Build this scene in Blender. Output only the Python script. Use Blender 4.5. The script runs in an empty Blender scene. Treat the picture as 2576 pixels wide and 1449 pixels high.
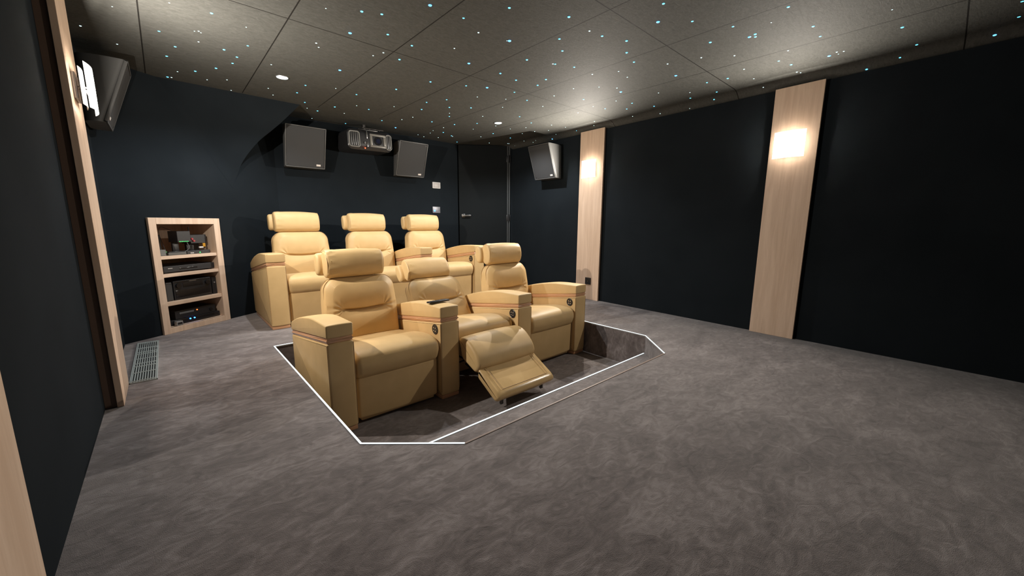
import bpy, bmesh, math, random
from mathutils import Vector, Matrix, Euler, noise
PI = math.pi
S = bpy.context.scene
C = S.collection

# ------------------------------------------------------------------ camera
def world_to_cam(p, r, y):
    cp, sp, cr, sr, c, s = math.cos(p), math.sin(p), math.cos(r), math.sin(r), math.cos(y), math.sin(y)
    Rz = Matrix(((c, -s, 0), (s, c, 0), (0, 0, 1)))
    B = Matrix(((1, 0, 0), (0, 0, -1), (0, 1, 0)))
    Rx = Matrix(((1, 0, 0), (0, cp, -sp), (0, sp, cp)))
    Rr = Matrix(((cr, -sr, 0), (sr, cr, 0), (0, 0, 1)))
    return Rr @ Rx @ B @ Rz
CAM = Vector((0, 0, .95))
cd = bpy.data.cameras.new('camera'); co = bpy.data.objects.new('camera', cd); C.objects.link(co)
M = world_to_cam(.16667994, .00601943, .73062932)
co.matrix_world = Matrix.Translation(CAM) @ (Matrix.Diagonal((1, -1, -1)) @ M).transposed().to_4x4()
cd.sensor_width = 36; cd.lens = 968.18 / 2576 * 36; cd.clip_start = .02
S.camera = co

# ------------------------------------------------------------------ world, exposure
w = bpy.data.worlds.new('world'); S.world = w; w.use_nodes = True
w.node_tree.nodes['Background'].inputs[0].default_value = (.02, .022, .025, 1)
w.node_tree.nodes['Background'].inputs[1].default_value = 1
S.view_settings.view_transform = 'Standard'; S.view_settings.look = 'None'
S.view_settings.gamma = 1; S.view_settings.use_curve_mapping = False
S.view_settings.exposure = 0.0

WARM = (1, .92, .81); COOL = (.93, .97, 1.0)
DOWNLIGHTS = [(.841, 3.728, 2.1), (3.027, 3.638, 2.1)]
DOWN_W = 21; SCONCE_W = 94; PLATE_E = 6

# ------------------------------------------------------------------ materials
def mat(name, col, rough=.5, metal=0, spec=.5, emit=None, es=0, sheen=0, coat=0):
    m = bpy.data.materials.new(name); m.use_nodes = True
    b = m.node_tree.nodes['Principled BSDF']
    b.inputs['Base Color'].default_value = (*col, 1); b.inputs['Roughness'].default_value = rough
    b.inputs['Metallic'].default_value = metal; b.inputs['Specular IOR Level'].default_value = spec
    b.inputs['Sheen Weight'].default_value = sheen; b.inputs['Coat Weight'].default_value = coat
    if emit:
        b.inputs['Emission Color'].default_value = (*emit, 1); b.inputs['Emission Strength'].default_value = es
    return m
def N(m, t, **k):
    n = m.node_tree.nodes.new(t)
    for a, v in k.items():
        if a[0] == '_': n.inputs[a[1:].replace('_', ' ')].default_value = v
        else: setattr(n, a, v)
    return n
def lk(m, a, b): m.node_tree.links.new(a, b)
def bsdf(m): return m.node_tree.nodes['Principled BSDF']
def coords(m, scale=(1, 1, 1), rot=(0, 0, 0)):
    t = N(m, 'ShaderNodeTexCoord'); mp = N(m, 'ShaderNodeMapping')
    mp.inputs['Scale'].default_value = scale; mp.inputs['Rotation'].default_value = rot
    lk(m, t.outputs['Object'], mp.inputs[0]); return mp.outputs[0]
def ramp(m, fac, stops):
    r = N(m, 'ShaderNodeValToRGB'); e = r.color_ramp.elements
    e[0].position, e[0].color = stops[0][0], (*stops[0][1], 1)
    e[1].position, e[1].color = stops[-1][0], (*stops[-1][1], 1)
    for p, c in stops[1:-1]:
        x = e.new(p); x.color = (*c, 1)
    lk(m, fac, r.inputs[0]); return r.outputs[0]
def bump(m, h, strength, dist=.01):
    b = N(m, 'ShaderNodeBump'); b.inputs['Strength'].default_value = strength; b.inputs['Distance'].default_value = dist
    lk(m, h, b.inputs['Height']); lk(m, b.outputs[0], bsdf(m).inputs['Normal'])

leather = mat('tan_leather', (.66, .43, .205), .5, spec=.38)
nz = N(leather, 'ShaderNodeTexNoise'); nz.inputs['Scale'].default_value = 9; nz.inputs['Detail'].default_value = 4
lk(leather, coords(leather), nz.inputs[0])
lk(leather, ramp(leather, nz.outputs[0], [(.3, (.61, .418, .195)), (.7, (.67, .463, .222))]), bsdf(leather).inputs['Base Color'])
n2 = N(leather, 'ShaderNodeTexNoise'); n2.inputs['Scale'].default_value = 260; n2.inputs['Detail'].default_value = 3
lk(leather, coords(leather), n2.inputs[0]); bump(leather, n2.outputs[0], .12, .002)
seam_m = mat('leather_seam', (.40, .25, .11), .55)
band_m = mat('polished_wood_band', (.64, .35, .19), .3, coat=.3)
steel = mat('dark_steel', (.15, .145, .14), .35, metal=1)
panel_m = mat('black_control_plastic', (.012, .012, .013), .3)
chrome = mat('chrome_button', (.85, .85, .85), .15, metal=1)

fabric = mat('black_wall_fabric', (.011, .0135, .016), .95, spec=.08)
n = N(fabric, 'ShaderNodeTexNoise'); n.inputs['Scale'].default_value = 3; n.inputs['Detail'].default_value = 6
lk(fabric, coords(fabric), n.inputs[0])
lk(fabric, ramp(fabric, n.outputs[0], [(.3, (.0100, .0130, .0158)), (.7, (.0130, .0165, .0198))]), bsdf(fabric).inputs['Base Color'])
doorm = mat('door_fabric', (.0075, .0095, .0105), .8, spec=.2)
framem = mat('door_frame_paint', (.045, .05, .052), .5)

# carpet: short velvet pile, brushed patches
carpet = mat('velvet_carpet', (.15, .12, .11), 1, spec=.1, sheen=.4)
c1 = coords(carpet, (1.0, 1.8, 1), (0, 0, .5))
na = N(carpet, 'ShaderNodeTexNoise'); na.inputs['Scale'].default_value = 2.3; na.inputs['Detail'].default_value = 9
na.inputs['Roughness'].default_value = .68; na.inputs['Distortion'].default_value = .9; lk(carpet, c1, na.inputs[0])
nb = N(carpet, 'ShaderNodeTexNoise'); nb.inputs['Scale'].default_value = 11; nb.inputs['Detail'].default_value = 6
nb.inputs['Roughness'].default_value = .6; nb.inputs['Distortion'].default_value = 1.6; lk(carpet, c1, nb.inputs[0])
mx = N(carpet, 'ShaderNodeMix'); mx.data_type = 'FLOAT'; mx.inputs[0].default_value = .45
lk(carpet, na.outputs[0], mx.inputs[2]); lk(carpet, nb.outputs[0], mx.inputs[3])
lk(carpet, ramp(carpet, mx.outputs[0], [(.36, (.094, .076, .073)), (.5, (.172, .143, .137)), (.64, (.295, .256, .249))]), bsdf(carpet).inputs['Base Color'])
nc = N(carpet, 'ShaderNodeTexNoise'); nc.inputs['Scale'].default_value = 420; nc.inputs['Detail'].default_value = 2
lk(carpet, coords(carpet), nc.inputs[0])
m2 = N(carpet, 'ShaderNodeMath', operation='MULTIPLY_ADD'); m2.inputs[1].default_value = 3.0
lk(carpet, mx.outputs[0], m2.inputs[0]); lk(carpet, nc.outputs[0], m2.inputs[2]); bump(carpet, m2.outputs[0], .55, .006)

# ceiling: stretched grey panels with a 0.64 x 1.3 m joint grid
ceilm = mat('ceiling_panel', (.1, .09, .075), .72, spec=.14)
cc = N(ceilm, 'ShaderNodeTexCoord'); sx = N(ceilm, 'ShaderNodeSeparateXYZ'); lk(ceilm, cc.outputs['Object'], sx.inputs[0])
def joint(out, off, period, lo, hi):
    a = N(ceilm, 'ShaderNodeMath', operation='SUBTRACT'); lk(ceilm, out, a.inputs[0]); a.inputs[1].default_value = off - period / 2
    b = N(ceilm, 'ShaderNodeMath', operation='FLOORED_MODULO'); lk(ceilm, a.outputs[0], b.inputs[0]); b.inputs[1].default_value = period
    c = N(ceilm, 'ShaderNodeMath', operation='COMPARE'); lk(ceilm, b.outputs[0], c.inputs[0])
    c.inputs[1].default_value = period / 2; c.inputs[2].default_value = .0035
    d = N(ceilm, 'ShaderNodeMath', operation='LESS_THAN'); lk(ceilm, out, d.inputs[0]); d.inputs[1].default_value = hi
    e = N(ceilm, 'ShaderNodeMath', operation='MULTIPLY'); lk(ceilm, c.outputs[0], e.inputs[0]); lk(ceilm, d.outputs[0], e.inputs[1])
    return e.outputs[0]
jx = joint(sx.outputs[0], .022, .6385, -9, 3.3); jy = joint(sx.outputs[1], 2.675, 1.3, -9, 3.2)
# lengthwise joints stop where the panels end
ly = N(ceilm, 'ShaderNodeMath', operation='LESS_THAN'); lk(ceilm, sx.outputs[1], ly.inputs[0]); ly.inputs[1].default_value = 4.42
jx2 = N(ceilm, 'ShaderNodeMath', operation='MULTIPLY'); lk(ceilm, jx, jx2.inputs[0]); lk(ceilm, ly.outputs[0], jx2.inputs[1])
jj = N(ceilm, 'ShaderNodeMath', operation='MAXIMUM'); lk(ceilm, jx2.outputs[0], jj.inputs[0]); lk(ceilm, jy, jj.inputs[1])
cn = N(ceilm, 'ShaderNodeTexNoise'); cn.inputs['Scale'].default_value = 26; cn.inputs['Detail'].default_value = 8; cn.inputs['Roughness'].default_value = .7
cn.inputs['Distortion'].default_value = 1.2
lk(ceilm, coords(ceilm, (1, 2.2, 1)), cn.inputs[0])
ccol = ramp(ceilm, cn.outputs[0], [(.33, (.058, .058, .053)), (.67, (.092, .092, .085))])
cm = N(ceilm, 'ShaderNodeMix'); cm.data_type = 'RGBA'; lk(ceilm, jj.outputs[0], cm.inputs[0]); lk(ceilm, ccol, cm.inputs[6])
cm.inputs[7].default_value = (.012, .011, .01, 1); lk(ceilm, cm.outputs[2], bsdf(ceilm).inputs['Base Color'])
bump(ceilm, cn.outputs[0], .6, .004)

def woodmat(name, a, b, sc=(14, 14, .9)):
    m = mat(name, a, .45, spec=.35)
    wv = N(m, 'ShaderNodeTexNoise'); wv.inputs['Scale'].default_value = 2.2; wv.inputs['Detail'].default_value = 8
    wv.inputs['Roughness'].default_value = .65; wv.inputs['Distortion'].default_value = .5
    lk(m, coords(m, sc), wv.inputs[0]); lk(m, ramp(m, wv.outputs[0], [(.38, a), (.62, b)]), bsdf(m).inputs['Base Color'])
    bump(m, wv.outputs[0], .1, .002); return m
oak = woodmat('limed_oak', (.64, .455, .325), (.74, .55, .41))
oak_h = woodmat('limed_oak_horizontal', (.64, .455, .325), (.74, .55, .41), (.9, 14, 14))
brownbox = mat('brown_backing', (.16, .10, .07), .6)
blackp = mat('black_plastic', (.012, .012, .014), .4)
blackg = mat('black_gloss', (.008, .008, .01), .15)
greyp = mat('grey_plastic', (.12, .12, .12), .5)
grille = mat('speaker_grille', (.045, .045, .046), .8)
spk_frame = mat('speaker_cabinet', (.11, .11, .108), .4)
badge_m = mat('badge', (.75, .68, .62), .35)
white_p = mat('white_plastic', (.62, .60, .57), .45)
silver = mat('brushed_silver', (.45, .45, .46), .35, metal=.7)
galv = mat('galvanised_steel', (.62, .68, .67), .35, metal=.5)
pitdark = mat('grate_well', (.01, .01, .01), .9)
alu = mat('led_profile', (.5, .5, .5), .4, metal=.5)
led_w = mat('led_white', (.8, .9, .9), .4, emit=(.80, .93, 1.0), es=1.25)
plate = mat('sconce_glass', (1, .98, .95), .3, emit=(1, .93, .82), es=PLATE_E)
nt = plate.node_tree; tr_ = nt.nodes.new('ShaderNodeBsdfTransparent'); mxs = nt.nodes.new('ShaderNodeMixShader'); mxs.inputs[0].default_value = .45
nt.links.new(tr_.outputs[0], mxs.inputs[1]); nt.links.new(nt.nodes['Principled BSDF'].outputs[0], mxs.inputs[2]); nt.links.new(mxs.outputs[0], nt.nodes['Material Output'].inputs[0])
plate_back = mat('sconce_glass_inner', (.9, .88, .84), .3, emit=(1, .9, .75), es=1)
bulb = mat('lamp_bulb', (1, 1, 1), .3, emit=(1, .86, .68), es=20)
def led(name, c, s): return mat(name, c, .4, emit=c, es=s)
blue = led('blue_led', (.02, .15, 1), 14); green = led('green_led', (.05, 1, .15), 3); red = led('red_led', (1, .06, .02), 10); orange = led('orange_led', (1, .25, .05), 1.2)
star = [led('star_white', (.62, .95, 1), 2.2), led('star_cyan', (.12, .62, .95), 2.6), led('star_blue', (.10, .42, 1), 3)]
down_m = led('downlight_lens', (.75, .9, 1), 3)

# ------------------------------------------------------------------ helpers
def obj(name, bm, m, parent=None, loc=None, rot=None, smooth=True, ang=35):
    me = bpy.data.meshes.new(name)
    bmesh.ops.recalc_face_normals(bm, faces=bm.faces)
    bm.to_mesh(me); bm.free()
    for x in (m if isinstance(m, (list, tuple)) else [m]): me.materials.append(x)
    if smooth:
        me.polygons.foreach_set('use_smooth', [True] * len(me.polygons)); me.set_sharp_from_angle(angle=math.radians(ang))
    o = bpy.data.objects.new(name, me); C.objects.link(o)
    if parent: o.parent = parent
    if loc is not None: o.location = loc
    if rot is not None: o.rotation_euler = rot
    return o
def tag(o, label, cat, group=None):
    o['label'] = label; o['category'] = cat
    if group: o['group'] = group
    return o
def thing(name, label, cat, loc=(0, 0, 0), rot=(0, 0, 0), group=None):
    o = bpy.data.objects.new(name, None); C.objects.link(o); o.location = loc; o.rotation_euler = rot
    o.empty_display_size = .05
    return tag(o, label, cat, group)
def struct(name, bm, m, **k):
    o = obj(name, bm, m, **k); o['kind'] = 'structure'; return o
def box(bm, a, b, bev=0, seg=2, mi=0):
    r = bmesh.ops.create_cube(bm, size=1)
    vs = r['verts']
    for v in vs: v.co = Vector([(a[i] + b[i]) / 2 + v.co[i] * (b[i] - a[i]) for i in range(3)])
    fs = list({f for v in vs for f in v.link_faces})
    for f in fs: f.material_index = mi
    if bev:
        es = list({e for v in vs for e in v.link_edges})
        bmesh.ops.bevel(bm, geom=es, offset=bev, segments=seg, affect='EDGES', profile=.5, material=-1 if mi == 0 else mi)
def bx(a, b, bev=0, seg=2):
    bm = bmesh.new(); box(bm, a, b, bev, seg); return bm
def cyl(bm, p, q, r, n=16, r2=None, mi=0):
    p, q = Vector(p), Vector(q); d = q - p
    rot = d.to_track_quat('Z', 'Y').to_matrix().to_4x4()
    r_ = bmesh.ops.create_cone(bm, cap_ends=True, segments=n, radius1=r, radius2=r if r2 is None else r2, depth=d.length, matrix=Matrix.Translation((p + q) / 2) @ rot)
    for f in {f for v in r_['verts'] for f in v.link_faces}: f.material_index = mi
def tube(bm, pts, r, n=8, closed=False):
    pts = [Vector(p) for p in pts]; rings = []; N_ = len(pts); up = Vector((0, 0, 1))
    for i, p in enumerate(pts):
        a = pts[(i - 1) % N_] if (closed or i) else p; b = pts[(i + 1) % N_] if (closed or i < N_ - 1) else p
        t = (b - a).normalized()
        ref = up if abs(t.dot(up)) < .95 else Vector((1, 0, 0))
        u = t.cross(ref).normalized(); v = t.cross(u).normalized()
        rings.append([bm.verts.new(p + r * (math.cos(2 * PI * k / n) * u + math.sin(2 * PI * k / n) * v)) for k in range(n)])
    m_ = N_ if closed else N_ - 1
    for i in range(m_):
        A, B = rings[i], rings[(i + 1) % N_]
        # keep rings aligned when the frame flips
        s = min(range(n), key=lambda s: (A[0].co - pts[i] - (B[s].co - pts[(i + 1) % N_])).length)
        for k in range(n):
            try: bm.faces.new((A[k], A[(k + 1) % n], B[(k + 1 + s) % n], B[(k + s) % n]))
            except ValueError: pass
    if not closed:
        bm.faces.new(rings[0]); bm.faces.new(rings[-1])
def round_poly(pts):
    """pts: (a, b, radius) -> rounded closed outline, each corner a quadratic arc"""
    out = []; n = len(pts)
    for i in range(n):
        p = Vector(pts[i][:2]); r = pts[i][2]; a = Vector(pts[i - 1][:2]); b = Vector(pts[(i + 1) % n][:2])
        if r <= 0: out.append(p.copy()); continue
        da, db = (a - p), (b - p)
        ra, rb = min(r, da.length * .49), min(r, db.length * .49)
        p0 = p + da.normalized() * ra; p1 = p + db.normalized() * rb
        K = 7
        for k in range(K + 1):
            t = k / K; out.append(p0 * (1 - t) ** 2 + p * 2 * t * (1 - t) + p1 * t * t)
    return out
def loft_x(prof, x0, x1, r=.02, puff=0, seg=6, mid=14):
    """closed (y,z) outline carried from x0 to x1 with rounded ends and a slight crown"""
    n = len(prof)
    area = sum(prof[i].x * prof[(i + 1) % n].y - prof[(i + 1) % n].x * prof[i].y for i in range(n))
    sg = 1 if area > 0 else -1
    nor = []
    for i in range(n):
        t = (prof[(i + 1) % n] - prof[i - 1]).normalized(); nor.append(Vector((t.y, -t.x)) * sg)
    secs = []
    for k in range(seg + 1):
        a = (1 - k / seg) * PI / 2; secs.append((x0 + r * (1 - math.sin(a)), -r * (1 - math.cos(a))))
    for k in range(1, mid): secs.append((x0 + r + (x1 - x0 - 2 * r) * k / mid, puff * math.sin(PI * k / mid) ** .7))
    for k in range(seg + 1):
        a = k / seg * PI / 2; secs.append((x1 - r * (1 - math.sin(a)), -r * (1 - math.cos(a))))
    bm = bmesh.new(); rings = []
    for x, off in secs:
        rings.append([bm.verts.new((x, prof[i].x + nor[i].x * off, prof[i].y + nor[i].y * off)) for i in range(n)])
    for A, B in zip(rings, rings[1:]):
        for i in range(n): bm.faces.new((A[i], A[(i + 1) % n], B[(i + 1) % n], B[i]))
    bm.faces.new(rings[0]); bm.faces.new(rings[-1]); return bm
def pad(w, t, h, R, r, nx=40, nz=40, nt=10, puff=0, deform=None):
    """upholstered slab: width w (x), thickness t (y), height h (z), outline corner radius R, edge roundness r"""
    bm = bmesh.new(); V = {}
    def put(i, j, k):
        key = (i, j, k)
        if key in V: return V[key]
        u, v, s = 2 * i / nx - 1, 2 * k / nz - 1, 2 * j / nt - 1
        x, z, y = u * w / 2, v * h / 2, s * t / 2
        # square -> rounded outline
        ax, az = abs(x) - (w / 2 - R), abs(z) - (h / 2 - R)
        if ax > 0 and az > 0:
            a, b = ax / R, az / R
            a2, b2 = a * math.sqrt(max(0, 1 - b * b / 2)), b * math.sqrt(max(0, 1 - a * a / 2))
            x = math.copysign(w / 2 - R + a2 * R, x); z = math.copysign(h / 2 - R + b2 * R, z)
        # edge rounding: shrink outline near the two faces
        d = abs(y) - (t / 2 - r)
        if d > 0:
            c = r * (1 - math.sqrt(max(0, 1 - (d / r) ** 2)))
            x *= 1 - c / (w / 2); z *= 1 - c / (h / 2)
        if abs(s) > .999:  # crown the faces
            q = max(0, 1 - abs(u) ** 3) * max(0, 1 - abs(v) ** 3); y += math.copysign(puff * q ** .6, y)
        p = Vector((x, y, z))
        if deform: p = deform(p, u, v, s)
        V[key] = bm.verts.new(p); return V[key]
    def q(a, b, c, d):
        bm.faces.new((put(*a), put(*b), put(*c), put(*d)))
    for j in (0, nt):
        for i in range(nx):
            for k in range(nz): q((i, j, k), (i + 1, j, k), (i + 1, j, k + 1), (i, j, k + 1))
    for i in (0, nx):
        for j in range(nt):
            for k in range(nz): q((i, j, k), (i, j + 1, k), (i, j + 1, k + 1), (i, j, k + 1))
    for k in (0, nz):
        for i in range(nx):
            for j in range(nt): q((i, j, k), (i + 1, j, k), (i + 1, j + 1, k), (i, j + 1, k))
    return bm
def ring_pts(w, h, R, y, n=9):
    out = []
    for cx, cz, a0 in ((w / 2 - R, h / 2 - R, 0), (-w / 2 + R, h / 2 - R, PI / 2), (-w / 2 + R, -h / 2 + R, PI), (w / 2 - R, -h / 2 + R, 1.5 * PI)):
        for k in range(n): 
            a = a0 + PI / 2 * k / (n - 1); out.append((cx + R * math.cos(a), y, cz + R * math.sin(a)))
    return out
def quadface(bm, pts, mi=0):
    f = bm.faces.new([bm.verts.new(p) for p in pts]); f.material_index = mi; return f
def prism(bm, pts, d, mi=0):
    """polygon of 3-D points extruded by vector d"""
    a = [bm.verts.new(p) for p in pts]; b = [bm.verts.new(Vector(p) + Vector(d)) for p in pts]; n = len(pts)
    fs = [bm.faces.new(a), bm.faces.new(b)] + [bm.faces.new((a[i], a[(i + 1) % n], b[(i + 1) % n], b[i])) for i in range(n)]
    for f in fs: f.material_index = mi
# ------------------------------------------------------------------ lights
for i, p in enumerate(DOWNLIGHTS):
    l = bpy.data.lights.new('downlight_beam', 'SPOT'); l.energy = DOWN_W * 4; l.spot_size = math.radians(150); l.spot_blend = .5
    l.shadow_soft_size = .018; l.color = COOL
    o = bpy.data.objects.new('downlight_beam', l); C.objects.link(o); o.location = (p[0], p[1], p[2] - .03)

# ------------------------------------------------------------------ room shell
WX = lambda y: 3.855 + .039 * y        # right wall surface
LX = -.32
RA = math.radians(32.856); rdir = Vector((math.cos(RA), math.sin(RA), 0)); RO = Vector((-.1, 4.3, 0))
def rackpt(s, d, z): return RO + rdir * s + Vector((-math.sin(RA), math.cos(RA), 0)) * d + Vector((0, 0, z))
DP, DQ = Vector((3.37, 5.0, 0)), Vector((4.031, 4.5, 0))
ddir = (DQ - DP).normalized(); DL = (DQ - DP).length; DA = math.atan2(ddir.y, ddir.x)

# floor with a sunken seating pit, a tread along its front
pit = [(.54, 3.35), (.54, 1.58), (.88, 1.285), (2.68, 1.285), (2.995, 1.615), (3.0, 3.35)]
PZ = -.30; TZ = -.155; TY = 1.615
bm = bmesh.new()
outer = [(LX - .1, -1), (WX(-1) + .1, -1), (WX(5.1) + .1, 5.1), (LX - .1, 5.1)]
es = []
for loop in (outer, pit):
    vs = [bm.verts.new((x, y, 0)) for x, y in loop]
    es += [bm.edges.new((vs[i], vs[(i + 1) % len(vs)])) for i in range(len(vs))]
bmesh.ops.triangle_fill(bm, edges=es, use_beauty=True)
for i in range(6):
    a, b = pit[i], pit[(i + 1) % 6]
    quadface(bm, [(a[0], a[1], 0), (b[0], b[1], 0), (b[0], b[1], PZ), (a[0], a[1], PZ)])
quadface(bm, [(x, y, PZ) for x, y in pit])
# tread: fills the chamfered front of the pit
xl = .54; 
tr = [(.54, TY), (.54, 1.58), (.88, 1.285), (2.68, 1.285), (2.995, 1.615)]
quadface(bm, [(x, y, TZ) for x, y in tr]); quadface(bm, [(.54, TY, TZ), (2.995, TY, TZ), (2.995, TY, PZ), (.54, TY, PZ)])
struct('floor', bm, carpet, smooth=False)

# metal nosing along the unlit front edge of the pit
bm = bmesh.new(); box(bm, (.88, 1.279, -.004), (2.685, 1.289, .003), .001)
struct('trim_1', bm, mat('nosing_trim', (.33, .25, .21), .5))

def led_run(name, pts, label, width=.0072, z0=-.006, z1=.004):
    t = thing(name, label, 'led strip', (pts[0][0], pts[0][1], pts[0][2]), group=None)
    for part, wd, za, zb, m_ in (('profile', width * 1.45, z0, z1 - .002, alu), ('diffuser', width, z1 - .002, z1, led_w)):
        bm = bmesh.new()
        P = [Vector(p) - Vector(pts[0]) for p in pts]
        for k in range(len(P)):
            pass
        # mitred ribbon
        L_, R_ = [], []
        for k, p in enumerate(P):
            d0 = (p - P[k - 1]).normalized() if k else (P[1] - P[0]).normalized()
            d1 = (P[k + 1] - p).normalized() if k < len(P) - 1 else d0
            n0 = Vector((-d0.y, d0.x, 0)); n1 = Vector((-d1.y, d1.x, 0)); n_ = (n0 + n1).normalized(); s = wd / 2 / max(.4, n_.dot(n0))
            L_.append(p + n_ * s); R_.append(p - n_ * s)
        for k in range(len(P) - 1):
            bmv = []
            lo, hi = Vector((0, 0, za)), Vector((0, 0, zb))
            q = [L_[k], L_[k + 1], R_[k + 1], R_[k]]
            prism(bm, [v + lo for v in q], hi - lo)
        bmesh.ops.remove_doubles(bm, verts=bm.verts, dist=1e-5)
        obj(part, bm, m_, t, smooth=False)
    return t
led_run('led_edge_strip', [(.88, 1.285, 0), (.54, 1.58, 0), (.54, 3.35, 0), (3.0, 3.35, 0), (2.995, 1.615, 0), (2.68, 1.285, 0)],
        'glowing white light strip framing the carpet edge of the sunken seating pit')
led_run('led_edge_strip', [(.60, TY, TZ), (2.985, TY, TZ)], 'glowing white light strip along the nose of the carpeted step inside the pit', .008)

# left wall, right wall, front wall
bm = bmesh.new(); prism(bm, [(LX, -1, 0), (LX, 4.158, 0), (LX, 4.158, 2.1), (LX, -1, 2.1)], (-.1, 0, 0)); struct('wall_left', bm, fabric, smooth=False)
bm = bmesh.new(); prism(bm, [(WX(-1), -1, 0), (WX(4.5), 4.5, 0), (WX(4.5), 4.5, 2.04), (WX(-1), -1, 2.04)], (.1, 0, 0)); struct('wall_right', bm, fabric, smooth=False)
struct('wall_front', bx((LX - .1, -1.1, 0), (4.0, -1, 2.1)), fabric, smooth=False)
# angled wall holding the equipment rack, with its opening
bm = bmesh.new()
def rp(s0, s1, z0, z1): prism(bm, [rackpt(s0, 0, z0), rackpt(s1, 0, z0), rackpt(s1, 0, z1), rackpt(s0, 0, z1)], Vector((-math.sin(RA), math.cos(RA), 0)) * .05)
rp(-.262, .03, 0, 2.1); rp(.55, 1.30, 0, 2.1); rp(.03, .55, .95, 2.1)
struct('wall_rear_left', bm, fabric, smooth=False)
struct('wall_back', bx((.93, 5.0, 0), (3.37, 5.1, 2.1)), fabric, smooth=False)
# sloping fabric bulkhead over the rack wall, meeting the ceiling at y = 4.45
bm = bmesh.new()
A = Vector((.077, 4.414, 2.1)); crv = []
K = [(1.14, 4.45, 2.1), (.955, 4.52, 1.895), (.785, 4.60, 1.728), (.655, 4.68, 1.545), (.59, 4.73, 1.39), (.545, 4.715, 1.27)]
from itertools import count
def crm(P, t):
    n = len(P) - 1; i = min(int(t * n), n - 1); u = t * n - i
    p = [Vector(P[max(0, min(n, i + k))]) for k in (-1, 0, 1, 2)]
    return .5 * ((2 * p[1]) + (-p[0] + p[2]) * u + (2 * p[0] - 5 * p[1] + 4 * p[2] - p[3]) * u * u + (-p[0] + 3 * p[1] - 3 * p[2] + p[3]) * u ** 3)
crv = [crm(K, i / 20) for i in range(21)]
grid = []
for c in crv:
    row = []
    for j in range(13):
        t = j / 12; p = A.lerp(c, t); row.append(bm.verts.new(p))
    grid.append(row)
for i in range(20):
    for j in range(12):
        if j == 0: 
            try: bm.faces.new((grid[i][0], grid[i][1], grid[i + 1][1]))
            except ValueError: pass
        else: bm.faces.new((grid[i][j], grid[i][j + 1], grid[i + 1][j + 1], grid[i + 1][j]))
back = []
for c in crv:
    yb = max(c.y + .005, min(5.0, 4.3 + (c.x + .1) * .6458)); back.append(bm.verts.new((c.x, yb + .004, c.z)))
for i in range(20): bm.faces.new((grid[i][12], back[i], back[i + 1], grid[i + 1][12]))
struct('wall_rear_slope', bm, fabric, ang=50)

# ceiling with a soft cove towards the right wall
bm = bmesh.new(); rows = []
us = [0, .012, .03, .05, .075, .10, .13]
for k in range(0, 62):
    y = -1.05 + k * .1006; r = []
    for u in us:
        t = 1 - u / .13; r.append(bm.verts.new((WX(y) - u + (.03 if u == 0 else 0), y, 2.1 - .062 * t ** 2.2)))
    for x in (3.3, 2.2, 1.1, 0, -.45): r.append(bm.verts.new((x, y, 2.1)))
    rows.append(r)
for a, b in zip(rows, rows[1:]):
    for i in range(len(a) - 1): bm.faces.new((a[i], a[i + 1], b[i + 1], b[i]))
struct('ceiling', bm, ceilm, ang=60)

# angled wall section with the flush door
def dpt(u, v, z): return DP + ddir * u + Vector((ddir.y, -ddir.x, 0)) * v + Vector((0, 0, z))    # v towards the room
def dbox(bm, u0, u1, v0, v1, z0, z1, bev=0, mi=0):
    s = bmesh.new(); box(s, (u0, v0, z0), (u1, v1, z1), bev, 2, mi); me = bpy.data.meshes.new('t'); s.to_mesh(me); s.free()
    b4 = len(bm.verts); bm.from_mesh(me); bpy.data.meshes.remove(me); bm.verts.ensure_lookup_table()
    for v in bm.verts[b4:]: v.co = dpt(v.co.x, v.co.y, v.co.z)
bm = bmesh.new(); dbox(bm, -.03, DL + .05, -.12, -.04, 0, 2.1); dbox(bm, .80, DL + .04, -.05, 0, 0, 2.1); struct('wall_door_side', bm, fabric, smooth=False)
dr = bpy.data.objects.new('door_1', None); C.objects.link(dr); dr.location = DP + Vector((0, 0, 0)); dr.rotation_euler = (0, 0, DA); dr['kind'] = 'structure'
# local axes: x along the door, -y towards the room
obj('door_leaf', bx((.016, -.004, .012), (.738, .036, 2.088), .002), doorm, dr, smooth=False)
bm = bmesh.new(); box(bm, (.742, -.012, 0), (.762, .03, 2.09), .002); box(bm, (.768, -.016, 0), (.792, .03, 2.09), .003)
obj('door_frame', bm, framem, dr, smooth=False)
h = bmesh.new(); box(h, (.055, -.016, 1.035), (.105, -.004, 1.085), .003); cyl(h, (.08, -.016, 1.06), (.08, -.045, 1.06), .010)
box(h, (.072, -.052, 1.049), (.195, -.040, 1.071), .004); obj('door_handle', h, steel, dr)
for z in (1.03, 1.90):
    h = bmesh.new(); cyl(h, (.766, -.022, z - .05), (.766, -.022, z + .05), .011, 14); box(h, (.735, -.018, z - .045), (.80, -.012, z + .045), .002)
    cyl(h, (.766, -.022, z - .058), (.766, -.022, z - .052), .013, 14); cyl(h, (.766, -.022, z + .052), (.766, -.022, z + .058), .013, 14)
    obj('door_hinge', h, blackp, dr)

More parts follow.
